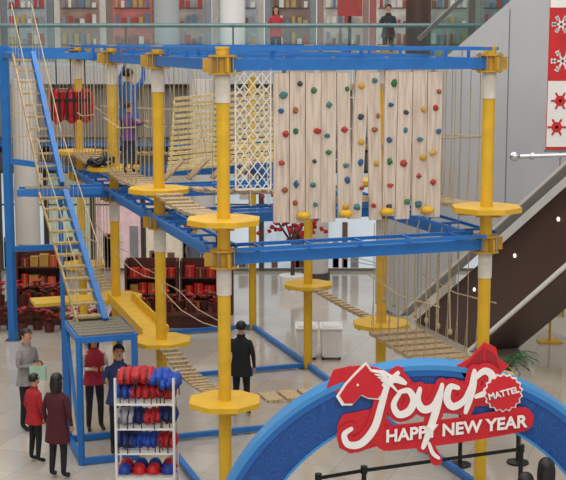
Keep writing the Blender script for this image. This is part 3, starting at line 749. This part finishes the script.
cols=['8d817a','a29890','72797d','c2bcb4','806a5e','8b8f96','b0aaa2','7f888c','93756e','a05a54','6f5c54','868d80','c0bcb6','8c9094']
for k,cx_ in enumerate(cols):
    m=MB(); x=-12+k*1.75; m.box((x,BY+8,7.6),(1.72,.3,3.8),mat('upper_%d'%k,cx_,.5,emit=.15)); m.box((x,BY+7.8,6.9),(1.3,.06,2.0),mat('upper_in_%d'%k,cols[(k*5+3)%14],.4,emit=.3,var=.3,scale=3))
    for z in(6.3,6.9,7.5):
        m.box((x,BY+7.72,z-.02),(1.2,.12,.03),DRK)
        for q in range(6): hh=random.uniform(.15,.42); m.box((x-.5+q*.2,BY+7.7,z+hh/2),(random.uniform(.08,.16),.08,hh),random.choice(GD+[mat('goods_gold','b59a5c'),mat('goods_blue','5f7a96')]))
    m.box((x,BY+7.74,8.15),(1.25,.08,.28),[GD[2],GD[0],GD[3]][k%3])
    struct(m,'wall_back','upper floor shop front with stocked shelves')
for x,cm in ((-3.35,GRY),(-1.45,WHT),(3.9,BRN)):
    m=MB(); m.cyl((x,BY+2,5.7),(x,BY+2,9.5),.36,cm,24); m.cyl((x,BY+2,5.72),(x,BY+2,5.9),.42,cm,24); m.obj('column',None,'round mall column standing on the upper gallery','column',smooth=True)
for x in (-6.9,-2.15,.9):
    m=MB(); m.cyl((x,BY-1.2,0),(x,BY-1.2,5.4),.33,CRM,24); m.cyl((x,BY-1.2,0),(x,BY-1.2,.2),.38,DRK,24); m.obj('column',None,'round cream mall column on the ground floor','column',smooth=True)
m=MB(); m.box((1.9,BY+1.5,7.4),(.7,.1,.6),mat('dull_red','a23a36')); m.beam((1.9,BY+1.5,5.7),(1.9,BY+1.5,7.1),.08,.08,BLK); m.box((1.9,BY+1.5,5.74),(.5,.4,.05),BLK); m.obj('sign_board',None,'plain red sign board on a black stand in the gallery','sign')
m=MB(); m.box((-16,25,4.5),(.3,60,9),BEI); struct(m,'wall_left','beige side wall')
m=MB(); m.box((17,25,4.5),(.3,60,9),CRM); struct(m,'wall_right','cream side wall')

c=V((.25,33.2,0)); e=empty('blossom_tree',c,'decorative tree with red blossoms in a white planter','decorative tree')
m=MB(); m.cyl(c,c+V((0,0,.4)),.3,WHT,16,r1=.36); m.obj('planter',e)
m=MB(); m.cyl(c+V((0,0,.3)),c+V((0,0,1.3)),.06,BRN,8,r1=.04)
tips=[]
for k in range(8):
    a=k*.8; q=c+V((math.cos(a)*.5,math.sin(a)*.4,1.7+.3*(k%3))); m.cyl(c+V((0,0,1.2)),q,.03,BRN,6,r1=.012); tips.append(q)
m.obj('trunk',e); m=MB()
for q in tips:
    for k in range(16): m.sph(q+V((random.gauss(0,.2),random.gauss(0,.14),random.gauss(0,.15))),.06,LEAF,6,4,jit=.2)
m.obj('blossoms',e)

ed_=V((.312,-.95,0)); E0=V((2.7,29.5,0)); n_=V((.95,.312,0))
def EP(s,z,o=0): return E0+ed_*s+n_*o+V((0,0,z))
esc=empty('escalator',EP(5,0,.8),'large grey clad escalator with glass balustrade and brown underside','escalator')
m=MB(); m.prism([EP(-1.5,.1),EP(0,.1),EP(13,7.6),EP(13,10.2),EP(8,8.3),EP(1,5.6),EP(-1.5,5.2)],n_*.25,GRY); m.obj('side_cladding',esc,'pale grey side cladding')
for k in range(1,7):
    m=MB(); m.beam(EP(-1+k*2,max(0,(-1+k*2)*.577)+.12,-.01),EP(-1+k*2,5.2+(k*2-1)*.36,-.01),.01,.02,mat('joint_grey','8d9094')); m.obj('panel_joint',esc)
m=MB(); m.beam(EP(0,.12,-.02),EP(13,7.62,-.02),.05,.06,CRM); m.obj('edge_strip',esc,'pale lower edge strip')
m=MB(); m.prism([EP(.2,0,.3),EP(13,7.5,.3),EP(13,6.3,.3),EP(3.3,0,.3)],n_*1.0,BRN); m.obj('underside_panel',esc,'dark brown underside cladding')
m=MB(); m.beam(EP(3.2,0,.2),EP(13,6.3,.2),.06,.07,WHT); m.obj('edge_strip',esc,'white lower edge strip')
for s_ in (3.2,4.9,6.5):
    m=MB(); c=EP(s_,s_*.577-.55,.28); m.cyl(c,c+n_*.03,.04,mat('lamp_glow','f6ecd6',.4,emit=1.5),14); m.obj('downlight',esc,'small round glowing light')
m=MB(); m.prism([EP(1,5.65,.12),EP(8,8.35,.12),EP(8,9.3,.12),EP(1,6.6,.12)],n_*.02,GL); m.obj('glass_balustrade',esc)
m=MB(); m.cyl(EP(0.6,6.45,.12),EP(8.5,9.5,.12),.05,STEEL,10); m.obj('handrail',esc)
m=MB(); m.prism([EP(-1.5,0,2.8),EP(13,0,2.8),EP(13,5,2.8),EP(-1.5,5,2.8)],n_*.2,mat('self_lit_cream','d8d3ca',.6,var=.05,scale=1,emit=.2)); struct(m,'wall_side','cream wall beyond the escalator')  # plain wall, no lamp: faint emission added to lift it out of shadow

bc=V((4.5,19.9,0)); e=empty('hanging_banner',bc+V((0,0,4.75)),'red and white hanging festive banner with snowflake motifs','banner')
m=MB(); m.box(bc+V((0,0,6.7)),(.96,.01,3.9),RED); m.obj('cloth',e,'red cloth')
m=MB(); m.box(bc+V((0,-.008,5.3)),(.94,.006,1.0),WHT); m.obj('hem_panel',e,'white printed lower panel')
m=MB(); m.box(bc+V((0,-.008,7.15)),(.94,.006,.5),WHT); m.obj('white_band',e,'white printed band')
def flake(c,r):
    m=MB()
    for k in range(6):
        a=math.pi/3*k; d=V((math.cos(a),0,math.sin(a))); m.beam(c,c+d*r,.004,.03,WHT)
        for q in(.5,.75):
            for sg in(-.7,.7):
                b_=c+d*r*q; dd=V((math.cos(a+sg),0,math.sin(a+sg))); m.beam(b_,b_+dd*r*.3,.004,.025,WHT)
    m.obj('snowflake_print',e,'white printed snowflake')
for x,z,r in((-.3,6.65,.14),(-.26,6.1,.18),(.15,6.5,.2),(.2,6.0,.16)): flake(bc+V((x,-.01,z)),r)
for x,z in((-.32,5.1),(-.28,5.5),(.0,5.3),(.3,5.05),(.3,5.6),(-.28,7.15),(.1,7.15)):
    m=MB(); c=bc+V((x,-.018,z)); m.cyl(c,c+V((0,.004,0)),.08,RED,16)
    for k in range(6): m.beam(c,c+V((math.cos(k*1.047)*.14,0,math.sin(k*1.047)*.14)),.004,.03,RED)
    m.obj('flower_print',e,'red printed flower')
for z in (4.74,8.67):
    m=MB(); m.cyl(bc+V((-.5,0,z)),bc+V((.5,0,z)),.015,CORK,8); m.obj('rod',e)
e=empty('metal_arm_stand',(4.9,15.0,0),'polished metal pole with a horizontal arm ending in a ball','pole')
m=MB(); m.cyl((2.72,15,5.08),(4.9,15.0,5.15),.024,CHR,14); m.sph((2.68,15,5.08),(.065,.055,.055),CHR,14,10); m.cyl((2.86,15,5.085),(2.9,15,5.086),.04,CHR,14); m.obj('arm',e,smooth=True)
m=MB(); m.cyl((4.9,15,.0),(4.9,15,5.25),.05,CHR,14); m.cyl((4.9,15,0),(4.9,15,.04),.3,CHR,20); m.obj('pole',e,smooth=True)

# ---------------------------------------------------------------- light & camera
w=bpy.data.worlds.new('w'); sc.world=w; w.use_nodes=True
w.node_tree.nodes['Background'].inputs[0].default_value=(1,.97,.94,1); w.node_tree.nodes['Background'].inputs[1].default_value=.82
def area(loc,rot,sx,sy,en,col):
    l=bpy.data.lights.new('skylight','AREA'); l.shape='RECTANGLE'; l.size=sx; l.size_y=sy; l.energy=en; l.color=col
    o=bpy.data.objects.new('skylight_lamp',l); o.location=loc; o.rotation_euler=rot; COL.objects.link(o); o['label']='soft daylight from the atrium skylight'; o['category']='light'
area((-2,22,13),(0,0,0),14,18,1500,(1,.96,.9))
area((2,6,12),(math.radians(35),0,0),10,6,500,(1,.96,.9))
cd=bpy.data.cameras.new('camera'); cam=bpy.data.objects.new('camera',cd); COL.objects.link(cam)
cam.location=(0,0,6.4); cam.rotation_euler=(math.radians(90-8.7),0,0); cd.sensor_width=36; cd.lens=36*1300/566; cd.clip_end=300
sc.camera=cam
